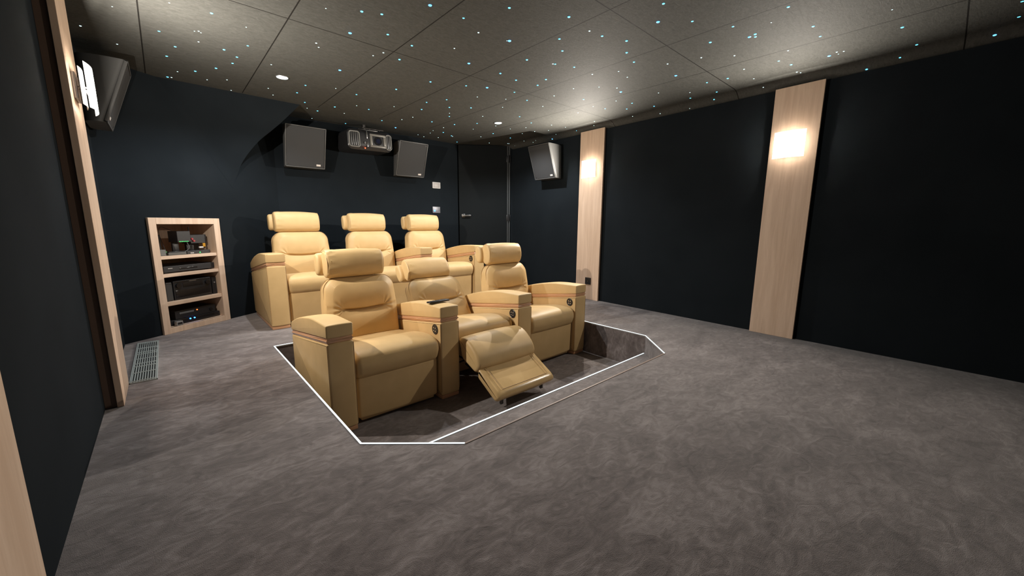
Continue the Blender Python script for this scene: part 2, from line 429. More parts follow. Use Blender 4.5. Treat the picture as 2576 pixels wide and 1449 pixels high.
# ------------------------------------------------------------------ wooden pilasters and sconces
def pilaster(x_wall, y0, y1, side, label, top, skew=0):
    """side +1: on the right wall (face points -x); -1: on the left wall"""
    t = thing('wall_pilaster', label, 'wall panel', (x_wall, y0, 0), (0, 0, skew), 'oak panels carrying the wall lamps')
    W_ = (y1 - y0)
    s = -side
    if side > 0:
        bm = bx((-.016, .012, 0.002), (0.0, W_ - .012, top - .01)); obj('backing', bm, brownbox, t, smooth=False)
        obj('oak_board', bx((-.04, 0, .001), (-.016, W_, top), .0015), oak, t, smooth=False)
    else:
        obj('backing', bx((0, .01, .003), (.042, W_ - .01, top - .01)), brownbox, t, smooth=False)
        obj('oak_board', bx((.044, 0, .001), (.07, W_, top), .0015), oak, t, smooth=False)
    return t
sk = -math.atan(.039)
pilaster(WX(2.785), 2.785, 3.145, 1, 'limed oak panel on the dark right wall, the farther one beside the corner speaker', 2.052, sk)
pilaster(WX(.752), .752, 1.08, 1, 'wide limed oak panel on the dark right wall, nearest the camera', 2.04, sk)
pilaster(LX, 2.735, 3.10, -1, 'limed oak panel seen edge-on on the left wall by the floor grate', 2.10)
pilaster(LX, .77, 1.12, -1, 'limed oak panel cut off at the lower left of the photo', 2.10)

def sconce(loc, ang, label, gain=1.0):
    t = thing('wall_sconce', label, 'wall lamp', loc, (0, 0, ang), 'curved glass wall lamps')
    # local: x out of the wall, y along it
    bm = bmesh.new(); box(bm, (0, -.06, -.06), (.014, .06, .06), .003); cyl(bm, (.01, -.03, 0), (.058, -.03, 0), .004, 8); cyl(bm, (.01, .03, 0), (.058, .03, 0), .004, 8)
    obj('backplate', bm, silver, t)
    def bowed(w, h, x0, sag, th):
        b = bmesh.new(); n = 16; A_, B_ = [], []
        for k in range(n + 1):
            u = 2 * k / n - 1; x = x0 - sag * u * u
            A_.append((x, u * w / 2)); B_.append((x - th, u * w / 2))
        loop = A_ + B_[::-1]
        prism(b, [(x, y, -h / 2) for x, y in loop], (0, 0, h)); return b
    gl = bmesh.new(); n_ = 20; prev = None
    for k in range(n_ + 1):
        u = 2 * k / n_ - 1; c_ = (gl.verts.new((.070 - .020 * u * u, u * .1075, -.1025)), gl.verts.new((.070 - .020 * u * u, u * .1075, .1025)))
        if prev: gl.faces.new((prev[0], prev[1], c_[1], c_[0]))
        prev = c_
    obj('glass_shade', gl, plate, t)
    obj('inner_reflector', bowed(.15, .17, .036, .008, .002), silver, t)
    bm = bmesh.new(); cyl(bm, (.048, -.035, -.022), (.048, .035, -.022), .007, 12); obj('lamp', bm, bulb, t)
    l = bpy.data.lights.new('sconce_glow', 'AREA'); l.shape = 'DISK'; l.size = .03; l.energy = SCONCE_W * gain; l.color = WARM
    o = bpy.data.objects.new('sconce_glow', l); C.objects.link(o); o.parent = t; o.location = (.054, 0, .012); o.rotation_euler = (0, -PI / 2, 0)
    l = bpy.data.lights.new('sconce_wash', 'POINT'); l.energy = SCONCE_W * .0004 * gain; l.color = WARM; l.shadow_soft_size = .012  # weak extra light, added for the warm wash on the panel above the bulb
    o = bpy.data.objects.new('sconce_wash', l); C.objects.link(o); o.parent = t; o.location = (.040, 0, .098)
    return t
sconce((WX(2.955) - .04, 2.965, 1.598), PI + sk, 'glowing square glass wall lamp on the farther right-hand oak panel', 1.0)
sconce((WX(.93) - .04, .93, 1.586), PI + sk, 'glowing square glass wall lamp on the nearest right-hand oak panel', .52)
sconce((LX + .07, 2.90, 1.585), 0, 'glowing glass wall lamp seen side-on at the upper left of the photo', 1.0)

# ------------------------------------------------------------------ recliners
def back_deform(cz, w, h):
    def f(p, u, v, s):
        if s < 0 and p.y < -.0:   # front face: lumbar seam with pulls at both ends
            x, z = p.x, p.z
            zc = cz + .010 * (x / .15) ** 2
            win = 1 / (1 + math.exp((abs(x) - .150) / .012))
            face = max(0, min(1, (-p.y - .03) / .03))
            d = .030 * math.exp(-((z - zc) / .0075) ** 2) * win
            d += .016 * math.exp(-((z - zc) / .040) ** 2) * (1 / (1 + math.exp((abs(x) - .17) / .03)))
            for sgn in (-1, 1):
                dx, dz = x - sgn * .150, z - (cz + .010); r = math.hypot(dx, dz); a = math.atan2(dz, dx * sgn)
                if -1.0 < a < 1.7:
                    d += .0042 * math.sin(PI * (a + 1) / 2.7) * math.sin(10 * a + sgn) * math.exp(-((r - .045) / .034) ** 2)
            d -= .012 * math.exp(-((z - cz - .13) / .08) ** 2) * max(0, 1 - (x / .24) ** 4)
            d -= .010 * math.exp(-((z - cz + .11) / .08) ** 2) * max(0, 1 - (x / .26) ** 4)
            p = p + Vector((0, d * face, 0))
        p = p + Vector((0, noise.noise(p * 6) * .0025, 0)); p.x *= 1 - .075 * max(0, v) ** 1.6
        return p
    return f
def pillow_deform(w, h):
    def f(p, u, v, s):
        e = abs(u)
        k = max(0, (e - .55) / .45)
        wr = .0035 * math.sin(p.z * 150 + 3 * math.copysign(1, u) + 6 * k) * k * math.exp(-((e - .85) / .16) ** 2)
        p = p + Vector((0, wr * (1 if s > 0 else -1), 0))
        # slightly sagging outline
        p.z += -.004 * (1 - u * u) * (1 if v > 0 else -1) + noise.noise(p * 7 + Vector((3, 1, 0))) * .003
        p.x += .004 * (v * v) * math.copysign(1, u) * e
        return p
    return f

def pillow(w, t, h, wr):
    n = 44; prof = []
    for k in range(n):
        a = 2 * PI * k / n; c, s_ = math.cos(a), math.sin(a); e = 2 / 2.35
        prof.append(Vector((t / 2 * math.copysign(abs(c) ** e, c), h / 2 * math.copysign(abs(s_) ** e, s_))))
    bm = loft_x(prof, -w / 2, w / 2, .022, .006, 6, 60 if wr else 14)
    if wr:
        for v in bm.verts:
            x = v.co.x; ex = abs(x) / (w / 2); k = max(0, ex - .62) / .38
            a = math.atan2(v.co.z, v.co.y)
            amp = .0030 * math.sin(min(1, k) * PI) * (1 if x < 0 else .55)
            d = amp * math.sin(a * 15 + x * 20)
            v.co.y += math.cos(a) * d; v.co.z += math.sin(a) * d
            v.co.y += noise.noise(v.co * 8) * .004; v.co.z += noise.noise(v.co * 6 + Vector((4, 2, 1))) * .004
    return bm
def make_arm(parent, x0, panel, buttons=True):
    """armrest between x0 and x0 + .15; panel: controls on its -x face"""
    x1 = x0 + .15
    prof = round_poly([(0, .03, .012), (0, .567, .012), (.84, .441, .012), (.84, .03, .012)])
    a = obj('armrest', loft_x(prof, x0, x1, .012, .003, 4, 6), leather, parent)
    prof = round_poly([(.006, .568, .003), (.006, .600, .003), (.834, .476, .003), (.834, .443, .003)])
    bm = loft_x(prof, x0 + .004, x1 - .004, .004, 0, 2, 2)
    obj('wood_band', bm, band_m, a)
    bm = bmesh.new()
    tube(bm, [(x0 + .003, .003, .583), (x1 - .003, .003, .583), (x1 - .003, .837, .458), (x0 + .003, .837, .458)], .004, 8, True); 
    # small rounded bead on the band
    obj('band_bead', bm, band_m, a)
    prof = round_poly([(0, .600, .008), (-.002, .675, .012), (.30, .668, .1), (.62, .612, .14), (.842, .535, .03), (.84, .476, .012)])
    obj('armrest_pad', loft_x(prof, x0 - .001, x1 + .001, .009, .003, 5, 8), leather, a)
    bm = bmesh.new(); z = .664
    tube(bm, [(x0 + .008, .000, .669), (x1 - .008, .000, .669)], .0022, 6)
    tube(bm, [(x0 + .001, .004, .055), (x0 + .001, .004, .557)], .0022, 6)
    tube(bm, [(x1 - .001, .004, .055), (x1 - .001, .004, .557)], .0022, 6)
    obj('seam_piping', bm, seam_m, a)
    bm = bx((x0 + .004, .006, .001), (x1 - .004, .80, .028), .003); obj('wood_plinth', bm, band_m, a)
    if panel:
        bm = bmesh.new(); cyl(bm, (x0 - .003, .072, .508), (x0 + .012, .072, .508), .036, 32, .036)
        tube(bm, [(x0 - .003, .072 + .034 * math.cos(q), .508 + .034 * math.sin(q)) for q in [2 * PI * k / 32 for k in range(32)]], .0025, 6, True)
        obj('control_panel', bm, panel_m, a)
        for dy in (-.011, .011):
            for dz in (-.011, .011):
                bm = bmesh.new(); cyl(bm, (x0 - .0075, .072 + dy, .508 + dz), (x0 - .002, .072 + dy, .508 + dz), .0045, 12)
                obj('button', bm, chrome, a)
    return a
def make_recliner(label, group, loc, left_arm, reclined):
    t = thing('recliner_armchair', label, 'armchair', loc, group=group)
    lean = math.radians(25) if reclined else 0
    piv = Vector((0, .55, .38))
    def lp(v):   # carry a back part around the recline pivot
        return piv + Matrix.Rotation(-lean, 3, 'X') @ (Vector(v) - piv)
    # back rest
    w, h, th = .545, .56, .15
    b = obj('backrest', pad(w, th, h, .085, .045, 90, 150, 10, .012, back_deform(.035, w, h)), leather, t, lp((.005, .675, .565)), (-math.radians(8.5) - lean, 0, 0))
    for yy in (-th / 2 + .040, th / 2 - .040):
        bm = bmesh.new(); tube(bm, [(x * (1 - .075 * max(0, z / (h / 2)) ** 1.6), y, z) for x, y, z in ring_pts(w + .001, h + .001, .085, yy, 14)], .0026, 6, True)
        obj('piping', bm, seam_m, b)
    # head rest: padded shell behind a soft pillow
    hs = obj('headrest', pillow(.425, .132, .200, 1), leather, t, lp((-.018, .705, .950)), (-math.radians(7) - lean, 0, 0))
    obj('headrest_shell', pillow(.485, .095, .165, 0), leather, hs, (-.004, .082, .004))
    bm = bmesh.new()
    bm.free()
    for x in (-.13, .13):
        bm = bmesh.new(); cyl(bm, (x, .035, -.14), (x, .035, -.06), .006, 10); obj('headrest_post', bm, steel, hs)
    bm = bmesh.new(); 
    bm.free()
    for sx_ in (-1, 1):
        bm = bmesh.new(); tube(bm, [(sx_ * .205, .0625 * math.cos(q) * 1.0, .0965 * math.sin(q)) for q in [2 * PI * k / 40 for k in range(40)]], .0018, 6, True)
        obj('piping', bm, seam_m, hs)
    # seat
    sp = [(.012, .322, .02), (-.014, .395, .06), (.015, .462, .07), (.15, .478, .10), (.62, .40, .03), (.62, .27, .03), (.05, .29, .02)]
    s = obj('seat_cushion', loft_x(round_poly(sp), -.286, .286, .035, .006, 8, 16), leather, t)
    if reclined:
        s.location = (0, .04, .028); s.rotation_euler = (math.radians(-2), 0, 0)
    bm = bmesh.new(); box(bm, (-.27, .30 if reclined else .07, .03), (.27, .74, .28), .01); obj('seat_base', bm, seam_m if reclined else leather, t)
    if not reclined:
        fp = [(.035, .04, .015), (.028, .318, .02), (.075, .318, .02), (.075, .04, .015)]
        f = obj('footrest', loft_x(round_poly(fp), -.283, .283, .022, .010, 6, 16), leather, t)
        bm = bmesh.new(); box(bm, (-.26, .05, .018), (.26, .12, .045), .008); obj('footrest_lip', bm, leather, f)
    else:
        up = [(.035, .425, .03), (-.07, .435, .10), (-.19, .345, .08), (-.222, .262, .03), (-.175, .203, .035), (.0, .275, .03)]
        f = obj('footrest', loft_x(round_poly(up), -.275, .283, .024, .008, 7, 16), leather, t)
        gloss = leather.copy(); gloss.name = 'tan_leather_glossy'; gloss.node_tree.nodes['Principled BSDF'].inputs['Roughness'].default_value = .2
        lw = [(-.195, .252, .02), (-.40, .138, .025), (-.425, .105, .02), (-.385, .062, .03), (-.185, .178, .02)]
        e = obj('footrest_extension', loft_x(round_poly(lw), -.270, .283, .022, .003, 6, 16), gloss, t)
        bm = bmesh.new()
        d = Vector((0, -.205, -.114)).normalized(); nrm = Vector((0, -.486, .874))
        o_ = Vector((0, -.215, .247)) + nrm * .004
        def P_(x, a): return Vector((x, 0, 0)) + o_ + d * a
        tube(bm, [P_(-.215, .0), P_(-.215, .205), P_(.225, .205), P_(.225, .0)], .0022, 6)
        obj('seam_piping', bm, seam_m, e)
        bm = bmesh.new()
        for x in (-.19, .20):
            g = bmesh.new(); cyl(g, (x, -.365, .060), (x, -.360, .036), .010, 12); cyl(g, (x - .008, -.357, .034), (x + .008, -.357, .034), .012, 14)
            obj('footrest_glide', g, steel, e)
        bm.free(); bm = bmesh.new()
        for x in (-.2, .2):
            for (p, q) in (((.30, .10), (-.02, .27)), ((.30, .24), (-.10, .23)), ((.05, .20), (-.30, .12)), ((-.02, .27), (-.28, .115))):
                cyl(bm, (x, p[0], p[1]), (x, q[0], q[1]), .007, 8)
        cyl(bm, (-.2, .02, .24), (.2, .02, .24), .007, 8)
        obj('footrest_mechanism', bm, steel, t)
    if left_arm: make_arm(t, -.445, False)
    make_arm(t, .295, True)
    return t
def copy_tree(o, parent=None):
    c = o.copy(); C.objects.link(c)
    if parent: c.parent = parent
    for ch in list(o.children): copy_tree(ch, c)
    return c
GF, GB = 'tan leather recliners in the sunken front row', 'tan leather recliners in the back row'
FY, BY = 2.25, 3.87
a0 = make_recliner('tan leather recliner nearest the camera, front row, closed, left of the reclined seat', GF, (1.06, FY, PZ), True, False)
a1 = make_recliner('tan leather recliner tilted back with its footrest out, middle of the front row', GF, (1.795, FY, PZ), False, True)
a2 = make_recliner('tan leather recliner in the pit at the right end of the front row', GF, (2.53, FY, PZ), False, False)
b0 = copy_tree(a0); b0.location = (1.067, BY, 0); b0['group'] = GB; b0['label'] = 'tan leather recliner at the left end of the back row, nearest the equipment rack'
for x, lb in ((1.805, 'tan leather recliner in the middle of the back row, below the projector'), (2.543, 'tan leather recliner at the right end of the back row, nearest the door')):
    b = copy_tree(a2); b.location = (x, BY, 0); b['group'] = GB; b['label'] = lb

# remote on the armrest
t = thing('remote_control', 'thin black remote control lying on the armrest between the two left front seats', 'remote control', (1.437, 2.41, PZ + .680), (math.radians(-4), 0, math.radians(4)))
obj('remote_case', bx((-.085, -.025, 0), (.085, .025, .013), .005, 3), blackp, t)
bm = bmesh.new()
for i in range(5):
    for j in range(3): cyl(bm, (-.06 + i * .024, -.014 + j * .014, .012), (-.06 + i * .024, -.014 + j * .014, .0145), .0035, 8)
obj('keypad', bm, greyp, t)

# ------------------------------------------------------------------ equipment rack in the angled wall
rk = thing('equipment_rack', 'limed oak open rack with four shelves of black electronics built into the left rear wall', 'shelving unit', RO, (0, 0, RA))
# local: x along the wall, y into the wall
bm = bmesh.new()
box(bm, (0, -.022, 0), (.055, 0.004, .978), .002); box(bm, (.524, -.022, 0), (.58, .004, .978), .002)
box(bm, (.055, -.022, .925), (.524, .004, .978), .002); box(bm, (.055, -.020, 0), (.524, .004, .05), .002)
obj('face_frame', bm, oak, rk, smooth=False)
bm = bmesh.new(); box(bm, (.04, 0, .0), (.055, .40, .95)); box(bm, (.525, 0, .0), (.54, .40, .95)); obj('side_panel', bm, oak, rk, smooth=False)
obj('back_panel', bx((.04, .40, 0), (.54, .412, .95)), oak, rk, smooth=False)
obj('top_panel', bx((.04, 0, .925), (.54, .41, .94)), oak, rk, smooth=False)
for z0, z1 in ((.03, .05), (.237, .268), (.481, .507), (.633, .660)):
    obj('shelf', bx((.055, -.012, z0), (.525, .40, z1), .0015), oak_h, rk, smooth=False)
def dev(name, label, cat, s0, s1, z0, z1, d0, d1, m_=blackp, bev=.003):
    t = thing(name, label, cat, rackpt((s0 + s1) / 2, d0, z0), (0, 0, RA))
    obj('case', bx((-(s1 - s0) / 2, 0, 0), ((s1 - s0) / 2, d1 - d0, z1 - z0), bev), m_, t, smooth=False)
    return t
# bottom shelf
t = dev('amplifier', 'low black amplifier with two blue lights on the bottom shelf of the oak rack', 'amplifier', .09, .518, .051, .098, .03, .30)
for s in (-.058, -.022):
    bm = bmesh.new(); cyl(bm, (s, -.009, .034), (s, .002, .034), .0055, 12); obj('power_light', bm, blue, t)
bm = bmesh.new(); box(bm, (-.19, -.004, .006), (.19, .001, .042), .001); obj('front_panel', bm, blackg, t)
t = dev('disc_player', 'black disc player with an orange light stacked on the bottom-shelf amplifier', 'media player', .132, .482, .100, .172, .03, .28)
bm = bmesh.new(); cyl(bm, (.008, -.003, .052), (.008, .002, .052), .006, 12); obj('power_light', bm, orange, t)
bm = bmesh.new(); box(bm, (-.14, -.002, .040), (-.02, .001, .056), .0005); obj('disc_tray', bm, greyp, t)
bm = bmesh.new(); cyl(bm, (.13, -.008, .035), (.13, .001, .035), .013, 20); obj('knob', bm, blackg, t)
t = dev('adapter_box', 'small pale grey adapter box at the front left of the bottom rack shelf', 'adapter', .108, .160, .052, .090, -.012, .02, silver)
bm = bmesh.new(); box(bm, (-.018, -.002, .010), (.018, .001, .028)); obj('socket', bm, blackp, t)
# third shelf
t = dev('av_receiver', 'large black audio video receiver on the tall third shelf of the oak rack', 'receiver', .148, .472, .269, .435, .03, .34)
for s in (-.125, .125):
    bm = bmesh.new(); cyl(bm, (s, -.014, .125), (s, .0, .125), .020, 24); obj('knob', bm, blackg, t)
bm = bmesh.new(); box(bm, (-.085, -.002, .105), (.085, .001, .145), .001); obj('display', bm, blackg, t)
bm = bmesh.new(); box(bm, (-.15, -.003, .012), (.15, .001, .085), .001); obj('front_flap', bm, blackg, t)
bm = bmesh.new(); box(bm, (-.03, -.0025, .152), (.03, .0, .156)); obj('name_badge', bm, silver, t)
dev('speaker_box', 'dark grey upright box left of the large receiver on the third rack shelf', 'electronic box', .088, .142, .269, .430, .03, .2, mat('dark_grey_case', (.05, .05, .05), .4), .008)
t = dev('power_conditioner', 'narrow black upright unit right of the large receiver on the third rack shelf', 'electronic box', .480, .520, .269, .430, .03, .25)
bm = bmesh.new(); cyl(bm, (0, -.005, .11), (0, .001, .11), .006, 12); obj('knob', bm, silver, t)
# second shelf
t = dev('disc_player', 'flat wide black disc player alone on the second rack shelf', 'media player', .092, .520, .5165, .569, .03, .30)
bm = bmesh.new(); box(bm, (-.18, -.002, .030), (-.145, .001, .036)); obj('name_badge', bm, silver, t)
bm = bmesh.new(); box(bm, (-.09, -.0025, .018), (.06, .0, .030), .001); obj('disc_tray', bm, blackg, t)
bm = bmesh.new(); box(bm, (.012, -.004, .030), (.024, .0, .036)); obj('button', bm, greyp, t)
bm = bmesh.new()
for s in (-.18, .18): cyl(bm, (s, .03, -.008), (s, .03, 0), .012, 12); cyl(bm, (s, .22, -.008), (s, .22, 0), .012, 12)
obj('foot', bm, blackp, t)
# top shelf
dev('set_top_box', 'tall dark box at the back left of the top rack shelf', 'electronic box', .066, .160, .661, .835, .12, .26, blackg)
t = dev('network_switch', 'black network box with a row of green lights raised above the top rack shelf', 'network switch', .232, .342, .768, .865, .03, .14)
for i in range(5):
    bm = bmesh.new(); box(bm, (-.040 + i * .016, -.002, .004), (-.034 + i * .016, .001, .009)); obj('status_light', bm, green, t)
bm = bmesh.new(); box(bm, (-.05, .075, -.106), (.0, .095, 0), .002); obj('stand', bm, blackp, t)
t = dev('wireless_router', 'black wireless router with an upright antenna at the right of the top rack shelf', 'router', .352, .492, .752, .830, .05, .16)
bm = bmesh.new(); cyl(bm, (-.055, .03, .06), (-.055, .03, .150), .0045, 10); obj('antenna', bm, blackp, t)
bm = bmesh.new(); box(bm, (-.055, .08, -.090), (.055, .105, 0), .002); obj('stand', bm, blackp, t)
bm = bmesh.new()
for s, z in ((-.060, .042), (-.046, .024)): cyl(bm, (s, -.012, z), (s, .002, z), .008, 12)
obj('red_connector', bm, mat('red_plastic', (.4, .02, .03), .4), t)
bm = bmesh.new()
for s in (.034, .046): cyl(bm, (s, -.004, -.032), (s, -.004, .0), .005, 10)
obj('yellow_connector', bm, mat('yellow_plastic', (.65, .33, .03), .4), t)
bm = bmesh.new(); box(bm, (-.005, -.006, -.043), (.032, .006, -.030), .001); obj('white_tag', bm, white_p, t)
t = dev('media_streamer', 'flat black box with a small green light at the right of the top rack shelf', 'media player', .296, .500, .661, .690, .03, .12, mat('satin_black', (.03, .03, .032), .3))
bm = bmesh.new(); cyl(bm, (.008, -.003, .010), (.008, .001, .010), .004, 10); obj('status_light', bm, green, t)
bm = bmesh.new(); box(bm, (-.075, -.002, .006), (-.045, .001, .012)); obj('display', bm, white_p, t)
t = dev('power_adapter', 'grey plug-in adapter at the front left corner of the top rack shelf', 'adapter', .080, .124, .661, .712, .02, .07, mat('dull_grey', (.13, .13, .12), .5))
bm = bmesh.new(); cyl(bm, (.022, .01, .03), (.03, .01, .03), .008, 10); obj('plug', bm, mat('green_plastic', (.05, .2, .05), .5), t)
t = dev('cable_splitter', 'slim silver-grey splitter lying in the middle of the top rack shelf', 'electronic box', .140, .285, .661, .684, .02, .10, mat('slim_grey', (.10, .10, .095), .4, metal=.4))
bm = bmesh.new(); box(bm, (-.065, .0, .023), (.06, .06, .030), .002); obj('cover', bm, blackp, t)
bm = bmesh.new()
P = [(.19, .112, .67), (.178, .14, .78), (.185, .17, .86), (.21, .18, .90), (.25, .17, .885), (.27, .14, .865)]
P = [Vector(crm(P, i / 30)) for i in range(31)]
tube(bm, [rackpt(p.x, p.y, p.z) for p in P], .002, 8)
tag(obj('cable', bm, blackp), 'thin black cable looping up behind the network box in the rack', 'cable')
bm = bmesh.new()
P = [(.30, .02, .765), (.31, .02, .72), (.29, .03, .69), (.25, .03, .688), (.20, .03, .690)]
P = [Vector(crm(P, i / 30)) for i in range(31)]
tube(bm, [rackpt(p.x, p.y, p.z) for p in P], .0028, 8)
tag(obj('cable', bm, greyp), 'short grey cable hanging from the network box to the shelf', 'cable')

# ------------------------------------------------------------------ surround speakers
def speaker(name_label, loc, ang, w=.40, h=.43, dt=.29, db=.15, badge_x=.13, yaw=0):
    """local: x along the wall, -y into the room, z down from the top"""
    t = thing('surround_speaker', name_label, 'speaker', loc, (0, 0, ang), 'black wall speakers around the rear of the room')
    # cabinet: a wedge with softly rounded vertical front edges
    prof = [(-w / 2, 0), (w / 2, 0)]
    bm = bmesh.new(); R = .035
    def sect(z, d):
        pts = []; F = d - R
        for k in range(9):      # flank swelling out from a narrower back
            a = k / 8 * PI / 2; pts.append((w / 2 - .075 * (1 - math.sin(a)), -F * (1 - math.cos(a))))
        for k in range(1, 7):
            a = k / 6 * PI / 2; pts.append((w / 2 - R * (1 - math.cos(a)) * .4, -(d - R) - R * math.sin(a)))
        for k in range(7):
            a = (1 - k / 6) * PI / 2; pts.append((-w / 2 + R * (1 - math.cos(a)) * .4, -(d - R) - R * math.sin(a)))
        pts = pts[:-1]
        for k in range(8, -1, -1):
            a = k / 8 * PI / 2; pts.append((-(w / 2 - .075 * (1 - math.sin(a))), -F * (1 - math.cos(a))))
        return [bm.verts.new((x, y, z)) for x, y in pts]
    n = 8; rings = []
    for k in range(n + 1):
        f = k / n; rings.append(sect(-h * .96 * f, dt + (db - dt) * f))
    for A_, B_ in zip(rings, rings[1:]):
        for i in range(len(A_)): bm.faces.new((A_[i], A_[(i + 1) % len(A_)], B_[(i + 1) % len(A_)], B_[i]))
    bm.faces.new(rings[0]); bm.faces.new(rings[-1])
    obj('cabinet', bm, spk_frame, t)
    tilt = math.atan2(dt - db, h * .96)
    # the grille stands on the tilted front
    g = bpy.data.meshes.new('x'); bpy.data.meshes.remove(g)
    L_ = math.hypot(h * .96, dt - db); cen = Vector((0, -(dt + db) / 2 - .004, -h * .48))
    gr = obj('grille', bx((-w / 2 + .012, -.006, -L_ / 2 + .012), (w / 2 - .012, .006, L_ / 2 - .012), .004), grille, t, cen, (-tilt * -1, 0, 0))
    bm = bmesh.new()
    for a, b in (((-w / 2, -L_ / 2), (w / 2, -L_ / 2 + .009)), ((-w / 2, L_ / 2 - .009), (w / 2, L_ / 2)), ((-w / 2, -L_ / 2), (-w / 2 + .009, L_ / 2)), ((w / 2 - .009, -L_ / 2), (w / 2, L_ / 2))):
        box(bm, (a[0], -.009, a[1]), (b[0], .01, b[1]), .002)
    obj('front_rim', bm, spk_frame, gr)
    bm = bmesh.new(); box(bm, (badge_x - .022, -.009, -L_ / 2 + .028), (badge_x + .022, -.005, -L_ / 2 + .048), .001); obj('badge', bm, badge_m, gr)
    bm = bmesh.new()
    for x in (-w / 2 + .03, w / 2 - .03):
        for z in (-L_ / 2 + .03, L_ / 2 - .03):
            cyl(bm, (x, -.008, z), (x, -.004, z), .004, 8)
    obj('screws', bm, steel, gr)
    bm = bx((-.06, .0, -h * .7), (.06, .011, -h * .25)); obj('wall_bracket', bm, blackp, t)
    return t
speaker('square black speaker high on the back wall, left of the projector', (1.245, 4.985, 1.957), 0)
speaker('square black speaker high on the back wall, right of the projector', (2.510, 4.985, 1.967), 0, dt=.285, db=.14)
speaker('black speaker on the right wall between the door and the oak panel', (WX(3.62) - .012, 3.62, 1.945), -PI / 2 + 0.0 - .039, w=.38, dt=.29, db=.15)
speaker('black speaker high on the left wall behind the side-on lamp', (LX + .012, 3.96, 2.005), PI / 2, w=.36, h=.43, dt=.238, db=.095, badge_x=-.12)

# ------------------------------------------------------------------ projector
t = thing('video_projector', 'black ceiling projector with a red standby light hung before the back wall', 'projector', (1.93, 4.65, 1.785), (0, math.radians(-1.5), math.radians(2)))
pj = round_poly([(0, .0, .05), (-.0, .215, .05), (.40, .215, .04), (.40, .0, .04)])
bm = bmesh.new()
b2 = pad(.53, .36, .225, .05, .03, 30, 20, 14, .008); me = bpy.data.meshes.new('t'); b2.to_mesh(me); b2.free(); bm.from_mesh(me); bpy.data.meshes.remove(me)
body = obj('case', bm, mat('projector_case', (.02, .02, .022), .35), t, (0, .18, .115))
def vent(x0, x1, nl, name):
    bm = bmesh.new(); tube(bm, [(x, y, z) for x, y, z in [((x0 + x1) / 2 + px, -.006, .112 + pz) for px, _, pz in ring_pts(x1 - x0, .165, .022, 0)]], .007, 8, True)
    v = obj('vent_frame', bm, mat('vent_grey', (.22, .22, .21), .35), t)
    obj('vent_recess', bx((x0 + .006, -.004, .035), (x1 - .006, .004, .19)), panel_m, v, smooth=False)
    bm = bmesh.new()
    for k in range(nl):
        x = x0 + (x1 - x0) * (k + 1) / (nl + 1); box(bm, (x - .0022, -.012, .040), (x + .0022, .002, .185), .001)
    obj('vent_slats', bm, silver, v)
vent(-.255, -.140, 4, 'v'); vent(.185, .250, 2, 'v')
bm = bmesh.new()
box(bm, (-.015, -.016, .040), (.175, .0, .062), .003); box(bm, (-.015, -.016, .165), (.175, .0, .188), .003)
box(bm, (-.015, -.016, .062), (.012, .0, .165), .003); box(bm, (.15, -.016, .062), (.175, .0, .165), .003)
f = obj('lens_bezel', bm, mat('bezel_grey', (.20, .19, .17), .35), t)
bm = bmesh.new(); cyl(bm, (.081, -.012, .113), (.081, .02, .113), .048, 32, .042); obj('lens', bm, blackg, f)
bm = bmesh.new(); cyl(bm, (.081, -.016, .113), (.081, -.008, .113), .026, 24, .032); obj('lens_glass', bm, mat('lens_glass', (.01, .012, .03), .05), f)
bm = bmesh.new(); box(bm, (-.062, -.020, .125), (-.048, -.004, .215), .003); box(bm, (-.058, -.018, .035), (-.046, -.004, .095), .003)
cyl(bm, (-.078, -.018, .080), (-.078, -.004, .080), .012, 20); obj('chrome_trim', bm, chrome, t)
bm = bmesh.new(); bmesh.ops.create_icosphere(bm, subdivisions=2, radius=.006, matrix=Matrix.Translation((-.082, -.012, .020))); obj('standby_light', bm, red, t)
bm = bmesh.new(); box(bm, (-.12, .06, .235), (.12, .28, .245), .002); cyl(bm, (0, .17, .24), (0, .17, .314), .02, 16)
for x in (-.07, 0, .07, .12): cyl(bm, (x, .02, .232), (x, .02, .248), .006, 10)
tube(bm, [(-.10, .0, .243), (.16, .0, .243)], .005, 8)
obj('ceiling_mount', bm, steel, t)

# ------------------------------------------------------------------ wall plates
t = thing('wall_control', 'white square wall controller above the other plate near the door', 'wall switch', (2.995, 4.998, 1.482))
obj('plate', bx((-.064, -.014, -.044), (.064, 0, .044), .003), white_p, t)
obj('face', bx((-.048, -.017, -.032), (.048, -.012, .032), .002), mat('pale_face', (.48, .44, .41), .4), t)
t = thing('wall_switch', 'silver wall plate with a blue light just above the right rear headrest', 'wall switch', (2.985, 4.998, 1.135))
obj('plate', bx((-.062, -.012, -.045), (.062, 0, .045), .002), mat('mottled_steel', (.25, .25, .27), .4, metal=.4), t)
bm = bmesh.new(); bmesh.ops.create_icosphere(bm, subdivisions=2, radius=.011, matrix=Matrix.Translation((-.030, -.012, -.012))); obj('indicator_light', bm, blue, t)
bm = bmesh.new(); cyl(bm, (.045, -.016, .0), (.045, -.010, .0), .006, 12); obj('screw', bm, chrome, t)
t = thing('power_socket', 'small black wall socket low on the farther right-hand oak panel', 'socket', (WX(2.945) - .041, 2.945, .237), (0, 0, sk))
obj('plate', bx((-.008, -.043, -.043), (0, .043, .043), .002), blackp, t)
bm = bmesh.new(); cyl(bm, (-.0095, 0, 0), (-.006, 0, 0), .018, 24); obj('outlet', bm, blackg, t)
bm = bmesh.new(); cyl(bm, (-.011, 0, -.002), (-.009, 0, -.002), .003, 10); obj('pin', bm, chrome, t)

